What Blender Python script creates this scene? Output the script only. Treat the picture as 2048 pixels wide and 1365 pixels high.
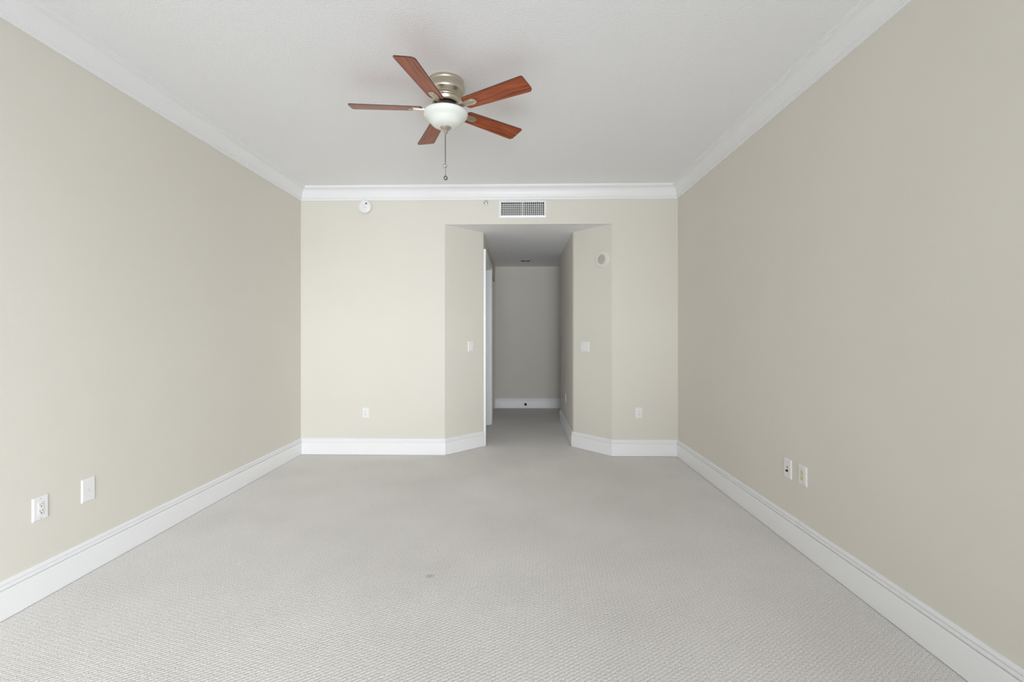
import bpy, bmesh, math, random
from mathutils import Vector, Matrix

for o in list(bpy.data.objects):
    bpy.data.objects.remove(o)
SC = bpy.context.scene
C = SC.collection
PI = math.pi
rad = math.radians

# ------------------------------------------------------------------ camera
cam = bpy.data.cameras.new('camera')
cam.sensor_width = 36.0
cam.lens = 955.0 / 2048 * 36
cam.shift_x = 9.97 / 2048
cam.shift_y = -14.55 / 2048
cam.clip_start = 0.05
cam.clip_end = 100
co = bpy.data.objects.new('camera', cam)
co.location = (0, 0, 1.3258)
co.rotation_euler = (rad(90), 0, 0.02314)
C.objects.link(co)
SC.camera = co

# ------------------------------------------------------------------ world, light, exposure
SC.view_settings.view_transform = 'Standard'
SC.view_settings.look = 'None'
SC.view_settings.exposure = 0.10
SC.view_settings.gamma = 1.0
SC.view_settings.use_curve_mapping = False
SC.cycles.use_denoising = True
SC.cycles.max_bounces = 10
SC.cycles.diffuse_bounces = 7
SC.cycles.sample_clamp_indirect = 6
w = bpy.data.worlds.new('sky')
SC.world = w
w.use_nodes = True
w.node_tree.nodes['Background'].inputs[0].default_value = (0.78, 0.88, 1.0, 1)
w.node_tree.nodes['Background'].inputs[1].default_value = 1.1


def area(name, loc, rot, sx, sy, power, col):
    l = bpy.data.lights.new(name, 'AREA')
    l.shape = 'RECTANGLE'
    l.size, l.size_y = sx, sy
    l.energy = power
    l.color = col
    o = bpy.data.objects.new(name, l)
    o.location = loc
    o.rotation_euler = rot
    C.objects.link(o)
    return o


REAR = -2.2
# daylight through the wide glass doors behind the camera: the bright open sky off to
# the right, whose light comes through the opening at a slant, and the sky straight behind
area('slanting_skylight', (4.0, -6.4, 3.0), (Vector((-4.6, 7.8, -2.0)).to_track_quat('-Z', 'Y').to_euler()), 5.0, 3.2, 1200, (0.918, 0.968, 1.0))
area('far_skylight', (0.9, -9.0, 2.5), (Vector((-0.8, 12.0, -1.3)).to_track_quat('-Z', 'Y').to_euler()), 3.5, 3.2, 555, (0.918, 0.968, 1.0))
# added fill lamp, low down outside, to brighten the far ceiling
area('ceiling_fill', (0.4, -10.0, -0.3), (Vector((-0.4, 12.0, 2.2)).to_track_quat('-Z', 'Y').to_euler()), 4.5, 2.0, 620, (0.93, 0.97, 1.0))
# daylight of the bathroom window at the side of the hall
area('side_room_daylight', (-1.85, 6.2, 1.5), (rad(90), 0, rad(-90)), 0.8, 1.2, 1.5, (0.80, 0.89, 1.0))


# ------------------------------------------------------------------ materials
def mat(name, col, rough=0.6, metal=0.0, **kw):
    m = bpy.data.materials.new(name)
    m.use_nodes = True
    b = m.node_tree.nodes['Principled BSDF']
    b.inputs['Base Color'].default_value = (*col, 1)
    b.inputs['Roughness'].default_value = rough
    b.inputs['Metallic'].default_value = metal
    for k, v in kw.items():
        b.inputs[k].default_value = v
    return m


def nd(m, t, **kw):
    n = m.node_tree.nodes.new(t)
    for k, v in kw.items():
        setattr(n, k, v)
    return n


def lk(m, a, b):
    m.node_tree.links.new(a, b)


def math_n(m, op, a, b=None, c=None):
    n = nd(m, 'ShaderNodeMath', operation=op)
    for i, v in enumerate((a, b, c)):
        if v is None:
            continue
        if isinstance(v, (int, float)):
            n.inputs[i].default_value = v
        else:
            lk(m, v, n.inputs[i])
    return n.outputs[0]


def bumpy(m, scale, dist, strength=1.0, detail=3.0, tint=None):
    """fine surface texture; tint = (colour_a, colour_b, scale) for gentle mottling of the paint itself"""
    b = m.node_tree.nodes['Principled BSDF']
    tc = nd(m, 'ShaderNodeTexCoord')
    no = nd(m, 'ShaderNodeTexNoise')
    no.inputs['Scale'].default_value = scale
    no.inputs['Detail'].default_value = detail
    lk(m, tc.outputs['Object'], no.inputs['Vector'])
    bp = nd(m, 'ShaderNodeBump')
    bp.inputs['Strength'].default_value = strength
    bp.inputs['Distance'].default_value = dist
    lk(m, no.outputs['Fac'], bp.inputs['Height'])
    lk(m, bp.outputs['Normal'], b.inputs['Normal'])
    if tint:
        n2 = nd(m, 'ShaderNodeTexNoise')
        n2.inputs['Scale'].default_value = tint[2]
        n2.inputs['Detail'].default_value = 2
        lk(m, tc.outputs['Object'], n2.inputs['Vector'])
        r = nd(m, 'ShaderNodeValToRGB')
        r.color_ramp.elements[0].position = 0.3
        r.color_ramp.elements[1].position = 0.7
        r.color_ramp.elements[0].color = (*tint[0], 1)
        r.color_ramp.elements[1].color = (*tint[1], 1)
        lk(m, n2.outputs['Fac'], r.inputs['Fac'])
        lk(m, r.outputs['Color'], b.inputs['Base Color'])
    return m


M = {}
M['wall'] = bumpy(mat('cream_wall_paint', (0.76, 0.72, 0.64), 0.75), 130, 0.0012, 0.28, 3,
                  ((0.722, 0.690, 0.625), (0.734, 0.702, 0.638), 1.6))
M['ceil'] = bumpy(mat('textured_ceiling_paint', (0.895, 0.90, 0.925), 0.85), 75, 0.004, 0.6, 4)
M['trim'] = mat('white_trim_paint', (0.86, 0.86, 0.87), 0.38)
M['plastic'] = mat('white_plastic', (0.84, 0.84, 0.84), 0.3)
M['almond'] = mat('almond_plastic', (0.74, 0.70, 0.50), 0.35)
M['cream'] = mat('cream_plastic', (0.76, 0.74, 0.67), 0.45)
M['mesh_grey'] = bumpy(mat('grey_speaker_cloth', (0.50, 0.50, 0.46), 0.8), 900, 0.001)
M['dark'] = mat('dark_void', (0.012, 0.012, 0.012), 0.7)
M['black'] = mat('black_motor_metal', (0.02, 0.02, 0.02), 0.4)
M['rubber'] = mat('black_rubber', (0.015, 0.013, 0.012), 0.55)
M['chrome'] = mat('chrome', (0.75, 0.75, 0.74), 0.12, 1.0)
M['steel'] = mat('dark_steel_chain', (0.30, 0.30, 0.30), 0.3, 1.0)
M['nickel'] = mat('brushed_nickel', (0.62, 0.57, 0.47), 0.28, 1.0, Anisotropic=0.5)
M['frost'] = mat('frosted_white_glass', (0.84, 0.87, 0.83), 0.32)
M['crystal'] = mat('faceted_clear_glass', (0.95, 0.95, 0.95), 0.02, 0.0, **{'Transmission Weight': 0.9, 'IOR': 1.52})
M['alu'] = mat('window_frame_white', (0.8, 0.8, 0.8), 0.4)
M['hall_light'] = mat('white_baffle', (0.55, 0.55, 0.55), 0.5)


def make_wood():
    m = mat('cherry_wood', (0.25, 0.07, 0.03), 0.33)
    b = m.node_tree.nodes['Principled BSDF']
    tc = nd(m, 'ShaderNodeTexCoord')
    mp = nd(m, 'ShaderNodeMapping')
    mp.inputs['Scale'].default_value = (5, 90, 20)
    lk(m, tc.outputs['Object'], mp.inputs['Vector'])
    no = nd(m, 'ShaderNodeTexNoise')
    no.inputs['Scale'].default_value = 1.0
    no.inputs['Detail'].default_value = 5
    no.inputs['Distortion'].default_value = 0.6
    lk(m, mp.outputs['Vector'], no.inputs['Vector'])
    r = nd(m, 'ShaderNodeValToRGB')
    e = r.color_ramp.elements
    e[0].position, e[0].color = 0.30, (0.13, 0.022, 0.006, 1)
    e[1].position, e[1].color = 0.72, (0.50, 0.125, 0.036, 1)
    e.new(0.5).color = (0.32, 0.066, 0.018, 1)
    lk(m, no.outputs['Fac'], r.inputs['Fac'])
    lk(m, r.outputs['Color'], b.inputs['Base Color'])
    return m


M['wood'] = make_wood()
M['wood_edge'] = mat('dark_wood_edge', (0.06, 0.022, 0.012), 0.5)


def make_carpet():
    m = mat('loop_carpet', (0.5, 0.47, 0.44), 0.95)
    b = m.node_tree.nodes['Principled BSDF']
    b.inputs['Sheen Weight'].default_value = 0.15
    tc = nd(m, 'ShaderNodeTexCoord')
    P = tc.outputs['Object']
    # wobble
    wn = nd(m, 'ShaderNodeTexNoise')
    wn.inputs['Scale'].default_value = 55
    wn.inputs['Detail'].default_value = 2
    lk(m, P, wn.inputs['Vector'])
    ws = nd(m, 'ShaderNodeVectorMath', operation='SUBTRACT')
    ws.inputs[1].default_value = (0.5, 0.5, 0.5)
    lk(m, wn.outputs['Color'], ws.inputs[0])
    wm = nd(m, 'ShaderNodeVectorMath', operation='SCALE')
    wm.inputs['Scale'].default_value = 0.012
    lk(m, ws.outputs[0], wm.inputs[0])
    wa = nd(m, 'ShaderNodeVectorMath', operation='ADD')
    lk(m, P, wa.inputs[0])
    lk(m, wm.outputs[0], wa.inputs[1])
    rot = nd(m, 'ShaderNodeVectorRotate', rotation_type='Z_AXIS')
    rot.inputs['Angle'].default_value = rad(-35)
    lk(m, wa.outputs[0], rot.inputs['Vector'])
    sep = nd(m, 'ShaderNodeSeparateXYZ')
    lk(m, rot.outputs[0], sep.inputs[0])
    v = math_n(m, 'DIVIDE', sep.outputs['Y'], 0.0165)
    row = math_n(m, 'FLOOR', v)
    sv = math_n(m, 'ABSOLUTE', math_n(m, 'SINE', math_n(m, 'MULTIPLY', v, PI)))
    u = math_n(m, 'ADD', math_n(m, 'DIVIDE', sep.outputs['X'], 0.026), math_n(m, 'MULTIPLY', row, 0.5))
    su = math_n(m, 'ABSOLUTE', math_n(m, 'SINE', math_n(m, 'MULTIPLY', u, PI)))
    lump = math_n(m, 'POWER', math_n(m, 'MULTIPLY', sv, math_n(m, 'ADD', math_n(m, 'MULTIPLY', su, 0.75), 0.25)), 0.6)
    fn = nd(m, 'ShaderNodeTexNoise')
    fn.inputs['Scale'].default_value = 220
    fn.inputs['Detail'].default_value = 3
    fn.inputs['Roughness'].default_value = 0.65
    lk(m, P, fn.inputs['Vector'])
    h = math_n(m, 'ADD', math_n(m, 'MULTIPLY', lump, 0.85), math_n(m, 'MULTIPLY', fn.outputs['Fac'], 0.75))
    bp = nd(m, 'ShaderNodeBump')
    bp.inputs['Strength'].default_value = 0.55
    bp.inputs['Distance'].default_value = 0.008
    lk(m, h, bp.inputs['Height'])
    lk(m, bp.outputs['Normal'], b.inputs['Normal'])
    # yarn colour: flecks painting in shade of pile hollows, wear mottling, one small stain
    big = nd(m, 'ShaderNodeTexNoise')
    big.inputs['Scale'].default_value = 1.7
    big.inputs['Detail'].default_value = 3
    lk(m, P, big.inputs['Vector'])
    mixv = math_n(m, 'ADD', math_n(m, 'MULTIPLY', big.outputs['Fac'], 0.10), math_n(m, 'MULTIPLY', fn.outputs['Fac'], 0.90))
    r = nd(m, 'ShaderNodeValToRGB')
    e = r.color_ramp.elements
    e[0].position, e[0].color = 0.34, (0.46, 0.435, 0.408, 1)
    e[1].position, e[1].color = 0.60, (0.97, 0.942, 0.92, 1)
    lk(m, mixv, r.inputs['Fac'])
    d = nd(m, 'ShaderNodeVectorMath', operation='SUBTRACT')
    d.inputs[1].default_value = (-0.482, 2.60, 0)
    lk(m, wa.outputs[0], d.inputs[0])
    ds = nd(m, 'ShaderNodeVectorMath', operation='MULTIPLY')
    ds.inputs[1].default_value = (1.0, 1.3, 0.0)
    lk(m, d.outputs[0], ds.inputs[0])
    dl = nd(m, 'ShaderNodeVectorMath', operation='LENGTH')
    lk(m, ds.outputs[0], dl.inputs[0])
    mr = nd(m, 'ShaderNodeMapRange')
    mr.inputs['From Min'].default_value = 0.034
    mr.inputs['From Max'].default_value = 0.012
    mr.inputs['To Max'].default_value = 0.38
    lk(m, dl.outputs['Value'], mr.inputs['Value'])
    mx = nd(m, 'ShaderNodeMix', data_type='RGBA')
    mx.inputs[7].default_value = (0.22, 0.20, 0.18, 1)
    lk(m, mr.outputs[0], mx.inputs[0])
    lk(m, r.outputs['Color'], mx.inputs[6])
    lk(m, mx.outputs[2], b.inputs['Base Color'])
    return m


M['carpet'] = make_carpet()


# ------------------------------------------------------------------ mesh helpers
def obj(name, bm, m, parent=None, smooth=None, loc=None, rot=None):
    me = bpy.data.meshes.new(name)
    bmesh.ops.recalc_face_normals(bm, faces=bm.faces)
    if smooth is not None:
        lim = rad(smooth)
        for f in bm.faces:
            f.smooth = True
        for e in bm.edges:
            if len(e.link_faces) == 2 and e.calc_face_angle(0) > lim:
                e.smooth = False
    bm.to_mesh(me)
    bm.free()
    mats = m if isinstance(m, (list, tuple)) else [m]
    for k in mats:
        me.materials.append(M[k])
    o = bpy.data.objects.new(name, me)
    if parent:
        o.parent = parent
    if loc:
        o.location = loc
    if rot:
        o.rotation_euler = rot
    C.objects.link(o)
    return o


def struct(name, bm, m, smooth=None, label=None):
    o = obj(name, bm, m, None, smooth)
    o['kind'] = 'structure'
    if label:
        o['label'] = label
    return o


def thing(name, label, cat, loc=(0, 0, 0), rz=0.0, group=None):
    o = bpy.data.objects.new(name, None)
    o.empty_display_size = 0.05
    o.location = loc
    o.rotation_euler = (0, 0, rz)
    o['label'] = label
    o['category'] = cat
    if group:
        o['group'] = group
    C.objects.link(o)
    return o


def add_box(bm, x0, x1, y0, y1, z0, z1, bev=0.0, seg=2, mi=0):
    vs = [bm.verts.new((x, y, z)) for x in (x0, x1) for y in (y0, y1) for z in (z0, z1)]
    idx = [(0, 1, 3, 2), (4, 6, 7, 5), (0, 4, 5, 1), (2, 3, 7, 6), (0, 2, 6, 4), (1, 5, 7, 3)]
    fs = [bm.faces.new([vs[i] for i in t]) for t in idx]
    for f in fs:
        f.material_index = mi
    if bev:
        es = list({e for f in fs for e in f.edges})
        bmesh.ops.bevel(bm, geom=es, offset=bev, segments=seg, affect='EDGES', profile=0.5)


def box(*a, **k):
    bm = bmesh.new()
    add_box(bm, *a, **k)
    return bm


def add_prism(bm, pts, z0, z1):
    lo = [bm.verts.new((x, y, z0)) for x, y in pts]
    hi = [bm.verts.new((x, y, z1)) for x, y in pts]
    n = len(pts)
    bm.faces.new(lo[::-1])
    bm.faces.new(hi)
    for i in range(n):
        j = (i + 1) % n
        bm.faces.new([lo[i], lo[j], hi[j], hi[i]])


def prism(pts, z0, z1):
    bm = bmesh.new()
    add_prism(bm, pts, z0, z1)
    return bm


def add_lathe(bm, prof, n=48, axis='Z', c=(0, 0, 0)):
    """prof: (r, h) list; axis Z = up, axis Y = out of a wall (h measured towards -Y)"""
    def pos(r, h, a):
        x, y = r * math.cos(a), r * math.sin(a)
        p = (x, y, h) if axis == 'Z' else (x, -h, y)
        return (p[0] + c[0], p[1] + c[1], p[2] + c[2])
    rings = []
    for r, h in prof:
        if r < 1e-6:
            rings.append([bm.verts.new(pos(0, h, 0))])
        else:
            rings.append([bm.verts.new(pos(r, h, 2 * PI * i / n)) for i in range(n)])
    for A, B in zip(rings, rings[1:]):
        for i in range(n):
            j = (i + 1) % n
            if len(A) == 1 and len(B) == 1:
                continue
            if len(A) == 1:
                bm.faces.new([A[0], B[i], B[j]])
            elif len(B) == 1:
                bm.faces.new([A[i], A[j], B[0]])
            else:
                bm.faces.new([A[i], A[j], B[j], B[i]])
    for R in (rings[0], rings[-1]):
        if len(R) > 1:
            bm.faces.new(R)


def lathe(prof, n=48, axis='Z', c=(0, 0, 0)):
    bm = bmesh.new()
    add_lathe(bm, prof, n, axis, c)
    return bm


def sweep_segments(path, prof):
    """mitred moulding along a plan polyline, room on the right hand; one bmesh per segment"""
    P = [Vector(p) for p in path]
    n = len(P)
    dirs = [(P[i + 1] - P[i]).normalized() for i in range(n - 1)]
    nor = [Vector((d.y, -d.x)) for d in dirs]
    mit = []
    for i in range(n):
        if i == 0:
            mit.append(nor[0])
        elif i == n - 1:
            mit.append(nor[-1])
        else:
            s = nor[i - 1] + nor[i]
            mit.append(s / (1 + nor[i - 1].dot(nor[i])))
    out = []
    for i in range(n - 1):
        bm = bmesh.new()
        rings = []
        for k in (i, i + 1):
            rings.append([bm.verts.new((P[k].x + mit[k].x * o, P[k].y + mit[k].y * o, z)) for o, z in prof])
        m = len(prof)
        for a in range(m):
            b = (a + 1) % m
            bm.faces.new([rings[0][a], rings[0][b], rings[1][b], rings[1][a]])
        bm.faces.new(rings[0][::-1])
        bm.faces.new(rings[1])
        out.append(bm)
    return out


# ------------------------------------------------------------------ the room
XL, XR, YB, ZC, ZH = -2.3896, 1.7271, 5.2, 2.932, 2.519
HL, HR = -0.407, 0.643            # hall side walls
HE, RE = 8.49, 7.22               # hall end, end of the hall's right wall
AL, AR = (-0.80, YB), (1.018, YB)
AL2, AR2 = (HL, 5.625), (HR, 5.625)
T = 0.1

bm = bmesh.new()
add_prism(bm, [(-2.5, REAR - 0.1), (1.83, REAR - 0.1), (1.83, 8.6), (-2.5, 8.6)], -0.08, 0.0)
struct('floor', bm, 'carpet', label='grey beige loop carpet woven in diagonal rows')
struct('ceiling', box(-2.5, 1.83, REAR - 0.1, YB + T, ZC, ZC + 0.08), 'ceil')
struct('ceiling_hall', prism([(-2.5, YB + T), (-0.80 - 0.0, YB + T), (-0.80, YB + 0.012), (1.018, YB + 0.012),
                              (1.018, YB + T), (1.83, YB + T), (1.83, 8.6), (-2.5, 8.6)], ZH, ZH + 0.06), 'ceil')
struct('wall_left', box(XL - T, XL, REAR - 0.1, YB + T, 0, ZC), 'wall')
struct('wall_right', box(XR, XR + T, REAR - 0.1, YB + T, 0, ZC), 'wall')
bm = bmesh.new()
add_prism(bm, [(XL, YB), AL, (-0.87, YB + T), (XL, YB + T)], 0, ZC)
add_prism(bm, [AR, (XR, YB), (XR, YB + T), (1.09, YB + T)], 0, ZC)
add_box(bm, AL[0], AR[0], YB, YB + 0.012, ZH, ZC)
struct('wall_back', bm, 'wall')
# angled alcove walls with softly rounded corner beads
bead = 0.012
bm = prism([AL, (HL - 0.006, 5.6185), (HL, 5.632), (HL - 0.02, 5.645), (-0.52, 5.645), (-0.87, YB + T)], 0, ZH)
struct('wall_alcove_left', bm, 'wall')
bm = prism([AR, (1.09, YB + T), (0.74, 5.66), (HR, 5.66), (HR, 5.640), (HR + 0.004, 5.628), (HR + 0.013, 5.611)], 0, ZH)
struct('wall_alcove_right', bm, 'wall')
struct('wall_hall_right', box(HR, HR + T, 5.66, RE, 0, ZH), 'wall')
struct('wall_hall_recess', box(HR + T, 1.8, RE - T, RE, 0, ZH), 'wall')
struct('wall_hall_end', box(-2.3, 1.8, HE, HE + T, 0, ZH), 'wall')
struct('wall_hall_side', box(1.8, 1.9, RE - T, HE, 0, ZH), 'wall')
O1, O2, OZ = (5.712, 6.96), (7.46, 8.43), 2.25
WT = 0.125
bm = bmesh.new()
add_box(bm, HL - WT, HL, 5.645, O1[0], 0, ZH)
add_box(bm, HL - WT, HL, O1[0], O1[1], OZ + 0.02, ZH)
add_box(bm, HL - WT, HL, O1[1], O2[0], 0, ZH)
add_box(bm, HL - WT, HL, O2[0], O2[1], OZ, ZH)
add_box(bm, HL - WT, HL, O2[1], HE, 0, ZH)
struct('wall_hall_left', bm, 'wall')
# the rooms behind the two openings
struct('wall_side_room_far', box(-2.0, -1.9, 5.3, HE, 0, ZH), 'trim')
struct('wall_side_room_partition', box(-1.9, HL - WT, 7.15, 7.25, 0, ZH), 'trim')
# white cased opening on the left of the hall
bm = bmesh.new()
jt = 0.02
add_box(bm, HL - WT, HL, O1[0], O1[0] + jt, 0, OZ)
add_box(bm, HL - WT, HL, O1[1] - jt, O1[1], 0, OZ)
add_box(bm, HL - WT, HL, O1[0], O1[1], OZ, OZ + jt)
add_box(bm, HL - 0.075, HL - 0.045, O1[0] + jt, O1[0] + jt + 0.012, 0, OZ - 0.012)
add_box(bm, HL - 0.075, HL - 0.045, O1[1] - jt - 0.012, O1[1] - jt, 0, OZ - 0.012)
add_box(bm, HL - 0.075, HL - 0.045, O1[0] + jt, O1[1] - jt, OZ - 0.012, OZ)
jamb = struct('door_1', bm, 'trim', label='white cased doorway on the left side of the hall')
bm = bmesh.new()
cw = 0.078
add_box(bm, HL, HL + 0.017, O1[0] - cw, O1[0] + 0.005, 0, OZ + cw)
add_box(bm, HL + 0.016, HL + 0.026, O1[0] - cw, O1[0] - cw + 0.03, 0, OZ + cw, 0.003, 2)
add_box(bm, HL, HL + 0.017, O1[1] - 0.005, O1[1] + cw, 0, OZ + cw)
add_box(bm, HL + 0.016, HL + 0.026, O1[1] + cw - 0.03, O1[1] + cw, 0, OZ + cw, 0.003, 2)
add_box(bm, HL, HL + 0.017, O1[0] + 0.005, O1[1] - 0.005, OZ + 0.005, OZ + cw)
add_box(bm, HL + 0.016, HL + 0.026, O1[0] - cw + 0.03, O1[1] + cw - 0.03, OZ + cw - 0.03, OZ + cw)
obj('door_casing', bm, 'trim', jamb)

# rear wall with the wide glass doors that light the room
WX0, WX1, WZ = -1.70, 1.22, 2.60
bm = bmesh.new()
add_box(bm, XL, WX0, REAR - T, REAR, 0, ZC)
add_box(bm, WX1, XR, REAR - T, REAR, 0, ZC)
add_box(bm, WX0, WX1, REAR - T, REAR, WZ, ZC)
struct('wall_rear', bm, 'wall')
bm = bmesh.new()
for x in (WX0, (WX0 + WX1) / 2 - 0.03, WX1 - 0.06):
    add_box(bm, x, x + 0.06, REAR - T, REAR - 0.06, 0.06, WZ - 0.06)
add_box(bm, WX0, WX1, REAR - T, REAR - 0.06, 0, 0.06)
add_box(bm, WX0, WX1, REAR - T, REAR - 0.06, WZ - 0.06, WZ)
struct('window_1', bm, 'alu')

# baseboards
BP = [(0, 0.003), (0.018, 0.003), (0.018, 0.1345), (0.0165, 0.1380), (0.0075, 0.1385), (0.0075, 0.1425), (0.0155, 0.1440),
      (0.0155, 0.156), (0.0145, 0.1595), (0.0075, 0.1600), (0.0075, 0.1630), (0.0115, 0.1645), (0.0105, 0.172), (0.006, 0.179), (0, 0.180)]
names = ['baseboard_left', 'baseboard_back_left', 'baseboard_alcove_left']
for nm, bm in zip(names, sweep_segments([(XL, REAR), (XL, YB), AL, (HL - 0.004, 5.6215)], BP)):
    struct(nm, bm, 'trim', 30)
names = ['baseboard_hall_recess', 'baseboard_hall_right', 'baseboard_alcove_right', 'baseboard_back_right', 'baseboard_right']
for nm, bm in zip(names, sweep_segments([(1.8, RE), (HR, RE), AR2, AR, (XR, YB), (XR, REAR)], BP)):
    struct(nm, bm, 'trim', 30)
for nm, bm in zip(['baseboard_hall_end'], sweep_segments([(HL, HE), (1.8, HE)], BP)):
    struct(nm, bm, 'trim', 30)
for nm, bm in zip(['baseboard_hall_left'], sweep_segments([(HL, O1[1] + cw), (HL, O2[0])], BP)):
    struct(nm, bm, 'trim', 30)

# crown moulding
zb = 2.785
CP = [(0, zb), (0.010, zb), (0.0115, zb + 0.004), (0.0115, zb + 0.013), (0.017, zb + 0.015), (0.0175, zb + 0.026),
      (0.023, zb + 0.028), (0.024, zb + 0.035)]
for i in range(1, 9):
    t = i / 8 * PI / 2
    CP.append((0.067 - 0.043 * math.cos(t), zb + 0.035 + (ZC - 0.028 - zb - 0.035) * math.sin(t)))
CP += [(0.072, ZC - 0.026), (0.074, ZC - 0.021), (0.081, ZC - 0.019), (0.083, ZC - 0.004), (0.083, ZC), (0, ZC)]
for i, bm in enumerate(sweep_segments([(XL, REAR), (XL, YB), (XR, YB), (XR, REAR)], CP)):
    struct('trim_%d' % (i + 1), bm, 'trim', 25)

# ------------------------------------------------------------------ ceiling fan
FX, FY = -0.4596, 3.0271
fan = thing('ceiling_fan', 'brushed nickel ceiling fan with five reddish brown wooden blades and a white glass bowl light',
            'ceiling fan', (FX, FY, ZC))


def fz(p):
    return [(r, z - ZC) for r, z in p]


obj('ceiling_flange', lathe(fz([(0.0, ZC), (0.112, ZC), (0.114, 2.926), (0.114, 2.914), (0.111, 2.909), (0.0, 2.909)]), 72), 'nickel', fan, 35)
obj('motor_housing', lathe(fz([(0.0, 2.909), (0.112, 2.909), (0.1155, 2.906), (0.1175, 2.900), (0.121, 2.885), (0.1225, 2.872),
                               (0.1215, 2.860), (0.118, 2.852), (0.113, 2.847), (0.104, 2.841), (0.101, 2.838), (0.102, 2.835),
                               (0.102, 2.830), (0.098, 2.827), (0.0955, 2.825), (0.096, 2.822), (0.094, 2.818), (0.0885, 2.814),
                               (0.086, 2.802), (0.084, 2.797), (0.0855, 2.794), (0.0855, 2.789), (0.082, 2.786), (0.0, 2.786)]), 72), 'nickel', fan, 40)
obj('motor', lathe(fz([(0.0, 2.786), (0.062, 2.786), (0.070, 2.780), (0.070, 2.754), (0.060, 2.748), (0.0, 2.748)]), 48), 'black', fan, 35)
fit = obj('light_fitter', lathe(fz([(0.0, 2.748), (0.050, 2.748), (0.054, 2.744), (0.056, 2.738), (0.115, 2.736), (0.118, 2.731), (0.0, 2.731)]), 48), 'nickel', fan, 35)
bowl = obj('light_bowl', lathe(fz([(0.0, 2.729), (0.128, 2.730), (0.1365, 2.7315), (0.1395, 2.728), (0.1405, 2.722), (0.139, 2.715), (0.134, 2.706),
                                   (0.126, 2.698), (0.117, 2.690), (0.109, 2.682), (0.102, 2.672), (0.094, 2.662), (0.083, 2.652),
                                   (0.068, 2.644), (0.050, 2.6385), (0.030, 2.636), (0.0, 2.6355)]), 72), 'frost', fan, 60)
obj('finial', lathe(fz([(0.0, 2.640), (0.0345, 2.640), (0.0365, 2.637), (0.0345, 2.633), (0.027, 2.626), (0.019, 2.620), (0.0135, 2.617),
                        (0.0115, 2.613), (0.013, 2.609), (0.0125, 2.603), (0.009, 2.600), (0.007, 2.596), (0.0, 2.594)]), 40), 'nickel', bowl, 40)

# one blade with its iron, then four more
BR0, BR1 = 0.148, 0.600


def round_poly(pts, rr, seg=6):
    out = []
    n = len(pts)
    for i in range(n):
        p, a, b = Vector(pts[i]), Vector(pts[i - 1]), Vector(pts[(i + 1) % n])
        da, db = (a - p).normalized(), (b - p).normalized()
        r = rr[i]
        A, B = p + da * r, p + db * r
        for k in range(seg + 1):
            t = k / seg
            q = A * (1 - t) ** 2 + p * 2 * t * (1 - t) + B * t * t
            out.append((q.x, q.y))
    return out


outline = round_poly([(BR0, -0.050), (BR1 - 0.004, -0.066), (BR1, 0.066), (BR0, 0.050)], [0.026, 0.016, 0.030, 0.026], 8)
bm = prism(outline, -0.003, 0.003)
bm.normal_update()
for f in bm.faces:
    f.material_index = 0 if abs(f.normal.z) > 0.5 else 1
blade0 = obj('blade', bm, ['wood', 'wood_edge'], fan)
bm = bmesh.new()
plate = round_poly([(0.148, -0.021), (0.210, -0.027), (0.236, -0.014), (0.236, 0.014), (0.210, 0.027), (0.148, 0.021)],
                   [0.004, 0.010, 0.008, 0.008, 0.010, 0.004], 4)
add_prism(bm, plate, -0.0065, -0.003)
rib = round_poly([(0.130, -0.014), (0.205, -0.019), (0.222, 0.0), (0.205, 0.019), (0.130, 0.014)], [0.003, 0.008, 0.008, 0.008, 0.003], 4)
add_prism(bm, rib, -0.0095, -0.0065)
add_box(bm, 0.100, 0.212, -0.0045, 0.0045, -0.0130, -0.0090, 0.0015, 2)
add_box(bm, 0.128, 0.200, -0.0125, -0.0085, -0.0115, -0.0090, 0.001, 1)
add_box(bm, 0.128, 0.200, 0.0085, 0.0125, -0.0115, -0.0090, 0.001, 1)
# arm down from the motor to the plate
arm = [(0.062, 0.013), (0.085, 0.010), (0.110, -0.002), (0.135, -0.0065), (0.155, -0.0065)]
wd = [0.013, 0.012, 0.011, 0.013, 0.016]
rings = []
for (x, z), wq in zip(arm, wd):
    rings.append([bm.verts.new((x, y, zz)) for y, zz in ((-wq, z - 0.0035), (wq, z - 0.0035), (wq, z + 0.0025), (-wq, z + 0.0025))])
for A, B in zip(rings, rings[1:]):
    for i in range(4):
        j = (i + 1) % 4
        bm.faces.new([A[i], A[j], B[j], B[i]])
bm.faces.new(rings[0][::-1])
bm.faces.new(rings[-1])
iron0 = obj('blade_iron', bm, 'nickel', blade0, 30)
for k in range(5):
    if k == 0:
        b, ir = blade0, iron0
    else:
        b = blade0.copy()
        C.objects.link(b)
        b.parent = fan
        ir = iron0.copy()
        C.objects.link(ir)
        ir.parent = b
    b.location = (0, 0, 2.754 - ZC)
    b.rotation_mode = 'XYZ'
    b.rotation_euler = (rad(-13), 0, 0.71959 + k * rad(72))


def chain(name, x, z0, z1):
    prof = [(0.0, z0)]
    z = z0
    while z > z1:
        prof += [(0.0023, z - 0.0010), (0.0023, z - 0.0028), (0.0012, z - 0.0036)]
        z -= 0.0038
    prof.append((0.0, z))
    return obj(name, lathe([(r, q - ZC) for r, q in prof], 8, c=(x, 0, 0)), 'steel', fan, 60)


def ball(name, x, z, r, m, parent, flat):
    bm = bmesh.new()
    bmesh.ops.create_icosphere(bm, subdivisions=2, radius=r, matrix=Matrix.Translation((x, 0, z - ZC)))
    add_lathe(bm, [(0, z - ZC + r + 0.007), (0.003, z - ZC + r + 0.006), (0.004, z - ZC + r - 0.002), (0, z - ZC + r - 0.003)], 12, c=(x, 0, 0))
    return obj(name, bm, m, parent, flat)


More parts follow.
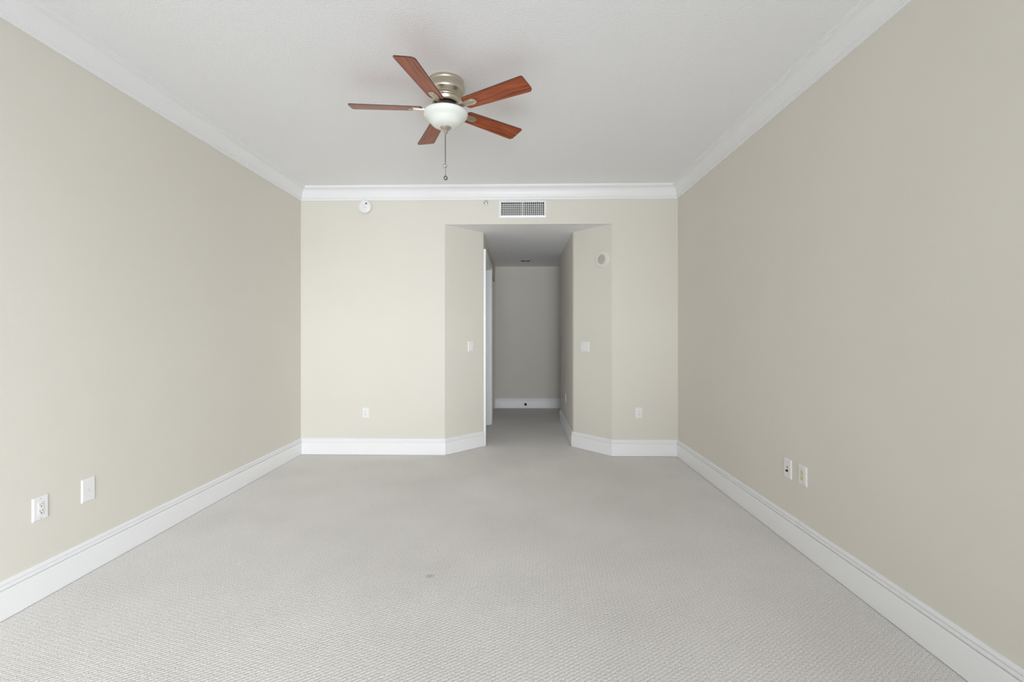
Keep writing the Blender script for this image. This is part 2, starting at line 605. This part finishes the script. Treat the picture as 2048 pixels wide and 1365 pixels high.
c1 = chain('pull_chain', -0.0045, 2.598, 2.412)
ball('pull_knob', -0.0045, 2.395, 0.0142, 'chrome', c1, 5)
c2 = chain('pull_chain', -0.0010, 2.598, 2.332)
ball('pull_knob', -0.0010, 2.3165, 0.0142, 'steel', c2, 5)

# ------------------------------------------------------------------ devices on the walls (modelled facing -Y, origin on the wall)
RZ_B, RZ_L, RZ_R = 0.0, rad(90), rad(-90)
RZ_AL = math.atan2(0.393, -(-0.425)) + 0.0     # facing of the left angled wall
RZ_AL = math.atan2(0.734, 0.679)
RZ_AR = -math.atan2(0.750, 0.661)


def place_plate(t, wd, ht, d=0.0065, m='plastic'):
    bm = bmesh.new()
    o = [(-wd / 2, -ht / 2), (wd / 2, -ht / 2), (wd / 2, ht / 2), (-wd / 2, ht / 2)]
    i = [(x * (1 - 0.010 / wd), z * (1 - 0.010 / ht)) for x, z in o]
    A = [bm.verts.new((x, 0, z)) for x, z in o]
    B = [bm.verts.new((x, -d * 0.45, z)) for x, z in o]
    D = [bm.verts.new((x, -d, z)) for x, z in i]
    for P, Q in ((A, B), (B, D)):
        for k in range(4):
            j = (k + 1) % 4
            bm.faces.new([P[k], P[j], Q[j], Q[k]])
    bm.faces.new(A[::-1])
    bm.faces.new(D)
    return obj('cover_plate', bm, m, t)


def screws(t, plate, zs, d, xs=(0,)):
    for z in zs:
        for x in xs:
            s = obj('screw', lathe([(0, d - 0.001), (0.0024, d - 0.001), (0.0024, d + 0.0004), (0.0015, d + 0.0008), (0, d + 0.0008)], 14, 'Y', (x, 0, z)), 'mesh_grey', plate, 40)
            sl = obj('slot', box(x - 0.0018, x + 0.0018, -d - 0.0011, -d - 0.0005, z - 0.0005, z + 0.0005), 'dark', plate)


def outlet(label, loc, rz, wd=0.074, ht=0.116, m='plastic', grp='duplex wall outlets'):
    t = thing('wall_outlet', label, 'outlet', loc, rz, grp)
    d = 0.0065
    p = place_plate(t, wd, ht, d)
    r = obj('receptacle', box(-0.0168, 0.0168, -d - 0.0010, -0.001, -0.0335, 0.0335, bev=0.0008, seg=2), m, t, 40)
    f = d + 0.0010
    for zc in (0.0165, -0.0165):
        bm = bmesh.new()
        add_box(bm, -0.0072, -0.0054, -f - 0.0003, -f + 0.001, zc + 0.0005, zc + 0.0095)
        add_box(bm, 0.0054, 0.0072, -f - 0.0003, -f + 0.001, zc + 0.0015, zc + 0.0088)
        add_lathe(bm, [(0, f - 0.001), (0.0029, f - 0.001), (0.0029, f + 0.0003), (0, f + 0.0003)], 14, 'Y', (0, 0, zc - 0.0065))
        obj('contact_holes', bm, 'dark', r)
    screws(t, p, (0.0485, -0.0485), d)
    return t


outlet('white duplex outlet on the back wall left of the hall opening', (-1.6695, YB, 0.459), RZ_B)
outlet('white duplex outlet on the back wall right of the hall opening', (1.306, YB, 0.468), RZ_B)
outlet('white duplex outlet nearest the camera on the left wall', (XL, 2.332, 0.453), RZ_L, 0.079)
outlet('white outlet with yellowed receptacle, nearer of the two plates on the right wall', (XR, 2.934, 0.467), RZ_R, 0.083, 0.119, 'almond')
outlet('white outlet seen edge on, on the right wall of the hall', (HR, 6.444, 0.464), RZ_R)

# blank plate with a small centre jack on the left wall
t = thing('blank_wall_plate', 'plain white cover plate with one small centre hole on the left wall', 'wall plate', (XL, 2.598, 0.459), RZ_L)
p = place_plate(t, 0.082, 0.127)
obj('centre_jack', lathe([(0, 0.005), (0.0042, 0.005), (0.0042, 0.0075), (0.0025, 0.0078), (0.0022, 0.006), (0, 0.006)], 20, 'Y'), 'mesh_grey', t, 40)
# jack plate on the right wall
t = thing('jack_plate', 'white jack plate with two dark sockets, farther of the two on the right wall', 'wall plate', (XR, 3.094, 0.465), RZ_R)
p = place_plate(t, 0.083, 0.122)
obj('phone_socket', box(-0.004, 0.0045, -0.0078, -0.004, 0.004, 0.0125), 'rubber', t)
bm = lathe([(0, 0.004), (0.0078, 0.004), (0.0078, 0.009), (0.0055, 0.0092), (0.005, 0.0165), (0.0038, 0.0168), (0.0036, 0.011), (0, 0.011)], 20, 'Y', (0.001, 0, -0.0145))
obj('coaxial_socket', bm, 'rubber', t, 40)
screws(t, p, (0.042, -0.042), 0.0065)


def switch(label, loc, rz, gangs):
    t = thing('light_switch', label, 'light switch', loc, rz)
    wd = 0.076 + 0.046 * (gangs - 1)
    p = place_plate(t, wd, 0.116)
    for g in range(gangs):
        x = (g - (gangs - 1) / 2) * 0.046
        bm = bmesh.new()
        add_box(bm, x - 0.0172, x + 0.0172, -0.0072, -0.003, -0.0340, 0.0340)
        fr = obj('switch_frame', bm, 'mesh_grey', t)
        bm = bmesh.new()
        # rocker tilted: upper half pressed in
        pts = [(-0.0325, 0.0072), (-0.0325, 0.0120), (0.0, 0.0105), (0.0325, 0.0082), (0.0325, 0.0072)]
        rings = [[bm.verts.new((xx, -d, z)) for z, d in pts] for xx in (x - 0.0158, x + 0.0158)]
        n = len(pts)
        for k in range(n):
            j = (k + 1) % n
            bm.faces.new([rings[0][k], rings[0][j], rings[1][j], rings[1][k]])
        bm.faces.new(rings[0])
        bm.faces.new(rings[1][::-1])
        obj('rocker', bm, 'plastic', t)
    screws(t, p, (0.0485, -0.0485), 0.0065, [(g - (gangs - 1) / 2) * 0.046 for g in range(gangs)])
    return t


switch('single white rocker switch on the angled wall left of the hall', (-0.5465, 5.4735, 1.179), RZ_AL, 1)
switch('double white rocker switch on the angled wall right of the hall', (0.767, 5.4845, 1.177), RZ_AR, 2)

# round wall speaker on the right angled wall
t = thing('wall_speaker', 'round cream wall speaker high on the angled wall right of the hall', 'speaker', (0.928, 5.302, 2.148), RZ_AR)
obj('outer_ring', lathe([(0, 0), (0.096, 0), (0.0965, 0.003), (0.094, 0.007), (0.088, 0.0095), (0.074, 0.011), (0.072, 0.0095), (0.0705, 0.0115),
                         (0.066, 0.014), (0.0565, 0.0155), (0.0535, 0.013), (0.052, 0.006), (0, 0.006)], 64, 'Y'), 'cream', t, 50)
obj('speaker_grille', lathe([(0, 0.0055), (0.0515, 0.0055), (0.0515, 0.0095), (0.045, 0.0112), (0.02, 0.0125), (0.004, 0.0128), (0.003, 0.0118), (0, 0.0118)], 48, 'Y'), 'mesh_grey', t, 50)

# smoke detector
t = thing('smoke_detector', 'round white smoke detector on the back wall just under the crown moulding', 'smoke detector', (-1.673, YB, 2.7135), RZ_B)
obj('mounting_base', lathe([(0, 0), (0.068, 0), (0.068, 0.013), (0.064, 0.014), (0, 0.014)], 56, 'Y'), 'cream', t, 40)
cover = obj('detector_cover', lathe([(0, 0.0135), (0.073, 0.0135), (0.0745, 0.017), (0.0735, 0.023), (0.070, 0.030), (0.066, 0.0335), (0.0645, 0.0325),
                             (0.062, 0.035), (0.052, 0.039), (0.030, 0.0415), (0, 0.042)], 64, 'Y'), 'plastic', t, 35)
obj('test_button', lathe([(0, 0.040), (0.0085, 0.040), (0.0085, 0.0435), (0.007, 0.0442), (0, 0.0442)], 24, 'Y', (0.021, 0, 0.031)), 'rubber', t, 40)
obj('indicator_light', lathe([(0, 0.040), (0.0042, 0.040), (0.0042, 0.0430), (0, 0.0440)], 16, 'Y', (-0.004, 0, 0.020)), 'mesh_grey', t, 40)
obj('sounder_slot', box(-0.006, 0.018, -0.0425, -0.040, -0.013, -0.009), 'mesh_grey', t)

# sidewall sprinkler
t = thing('fire_sprinkler', 'small chrome sprinkler head under the crown moulding beside the air vent', 'sprinkler', (-0.351, YB, 2.7575), RZ_B)
obj('escutcheon', lathe([(0, 0), (0.0262, 0), (0.0262, 0.002), (0.022, 0.006), (0.016, 0.0075), (0.015, 0.004), (0, 0.004)], 40, 'Y'), 'chrome', t, 40)
bm = lathe([(0, 0.004), (0.0085, 0.004), (0.0085, 0.014), (0.006, 0.016), (0.006, 0.020), (0, 0.020)], 20, 'Y')
add_box(bm, -0.0115, -0.0080, -0.034, -0.012, -0.003, 0.003, 0.001, 1)
add_box(bm, 0.0080, 0.0115, -0.034, -0.012, -0.003, 0.003, 0.001, 1)
obj('sprinkler_frame', bm, 'chrome', t, 40)
bm = bmesh.new()
add_lathe(bm, [(0, 0.033), (0.013, 0.033), (0.013, 0.0345), (0, 0.0352)], 24, 'Y')
add_box(bm, -0.013, 0.013, -0.036, -0.022, 0.010, 0.0115)
obj('deflector', bm, 'chrome', t, 40)

# air vent
VX0, VX1, VZ0, VZ1 = -0.213, 0.312, 2.584, 2.782
gx0, gx1, gz0, gz1 = -0.183, 0.283, 2.615, 2.755
vx, vz = (VX0 + VX1) / 2, (VZ0 + VZ1) / 2
t = thing('air_vent', 'white rectangular air vent with a dark grille above the hall opening', 'air vent', (vx, YB, vz), RZ_B)
bm = bmesh.new()


def ringf(x0, x1, z0, z1, y):
    return [bm.verts.new((x - vx, y, z - vz)) for x, z in ((x0, z0), (x1, z0), (x1, z1), (x0, z1))]


R = [ringf(VX0, VX1, VZ0, VZ1, 0), ringf(VX0, VX1, VZ0, VZ1, -0.004), ringf(VX0 + 0.006, VX1 - 0.006, VZ0 + 0.006, VZ1 - 0.006, -0.010),
     ringf(gx0 - 0.004, gx1 + 0.004, gz0 - 0.004, gz1 + 0.004, -0.013), ringf(gx0, gx1, gz0, gz1, -0.010), ringf(gx0, gx1, gz0, gz1, 0)]
for A, B in zip(R, R[1:]):
    for k in range(4):
        j = (k + 1) % 4
        bm.faces.new([A[k], A[j], B[j], B[k]])
frame = obj('vent_frame', bm, 'plastic', t)
obj('duct_shade_panel', box(gx0 - vx, gx1 - vx, -0.0012, -0.0002, gz0 - vz, gz1 - vz), 'dark', t)  # flat dark panel on the wall, painting in the shade of a duct
bm = bmesh.new()
n = 22
for i in range(1, n):
    x = gx0 + (gx1 - gx0) * i / n - vx
    add_box(bm, x - 0.0026, x + 0.0026, -0.0105, -0.0070, gz0 - vz, gz1 - vz)
obj('upright_louvers', bm, 'plastic', t)
bm = bmesh.new()
for i in range(1, 7):
    z = gz0 + (gz1 - gz0) * i / 7 - vz - 0.003
    add_box(bm, gx0 - vx, gx1 - vx, -0.0060, -0.0025, z - 0.0026, z + 0.0026)
obj('level_louvers', bm, 'plastic', t)
obj('centre_bar', box(-0.0085, 0.0085, -0.0068, -0.0015, gz0 - vz, gz1 - vz), 'mesh_grey', t)
for x, z in ((-0.16, 0.084), (0.16, 0.084), (-0.16, -0.084), (0.16, -0.084)):
    obj('screw', lathe([(0, 0.009), (0.003, 0.009), (0.003, 0.0125), (0, 0.0135)], 12, 'Y', (x, 0, z)), 'mesh_grey', frame, 40)

# rubber door stop on the end baseboard
t = thing('door_stop', 'small round black rubber door stop on the baseboard at the end of the hall', 'door stop', (0.132, HE - 0.018, 0.072), RZ_B)
obj('stop_base', lathe([(0, 0), (0.024, 0), (0.024, 0.003), (0.020, 0.006), (0, 0.006)], 32, 'Y'), 'rubber', t, 40)
obj('stop_bumper', lathe([(0, 0.006), (0.015, 0.006), (0.015, 0.024), (0.012, 0.028), (0.007, 0.029), (0.005, 0.026), (0, 0.026)], 32, 'Y'), 'rubber', t, 40)

# recessed light in the hall ceiling
t = thing('recessed_light', 'unlit round recessed light in the hall ceiling', 'ceiling light', (0.118, 7.75, ZH), 0)
obj('trim_ring', lathe([(0.092, 0.0), (0.092, -0.003), (0.088, -0.009), (0.076, -0.012), (0.074, -0.012), (0.074, 0.0)], 48), 'hall_light', t, 40)
obj('recess_shade_ring', lathe([(0.0735, -0.0115), (0.0735, -0.0003), (0.050, -0.0003), (0.050, -0.002), (0.0715, -0.002), (0.0715, -0.0115)], 48), 'rubber', t, 40)  # black ring stands in for the shade inside the recess
obj('lamp_face', lathe([(0, -0.0005), (0.049, -0.0005), (0.049, -0.006), (0.044, -0.011), (0.030, -0.013), (0, -0.0135)], 40), 'hall_light', t, 40)
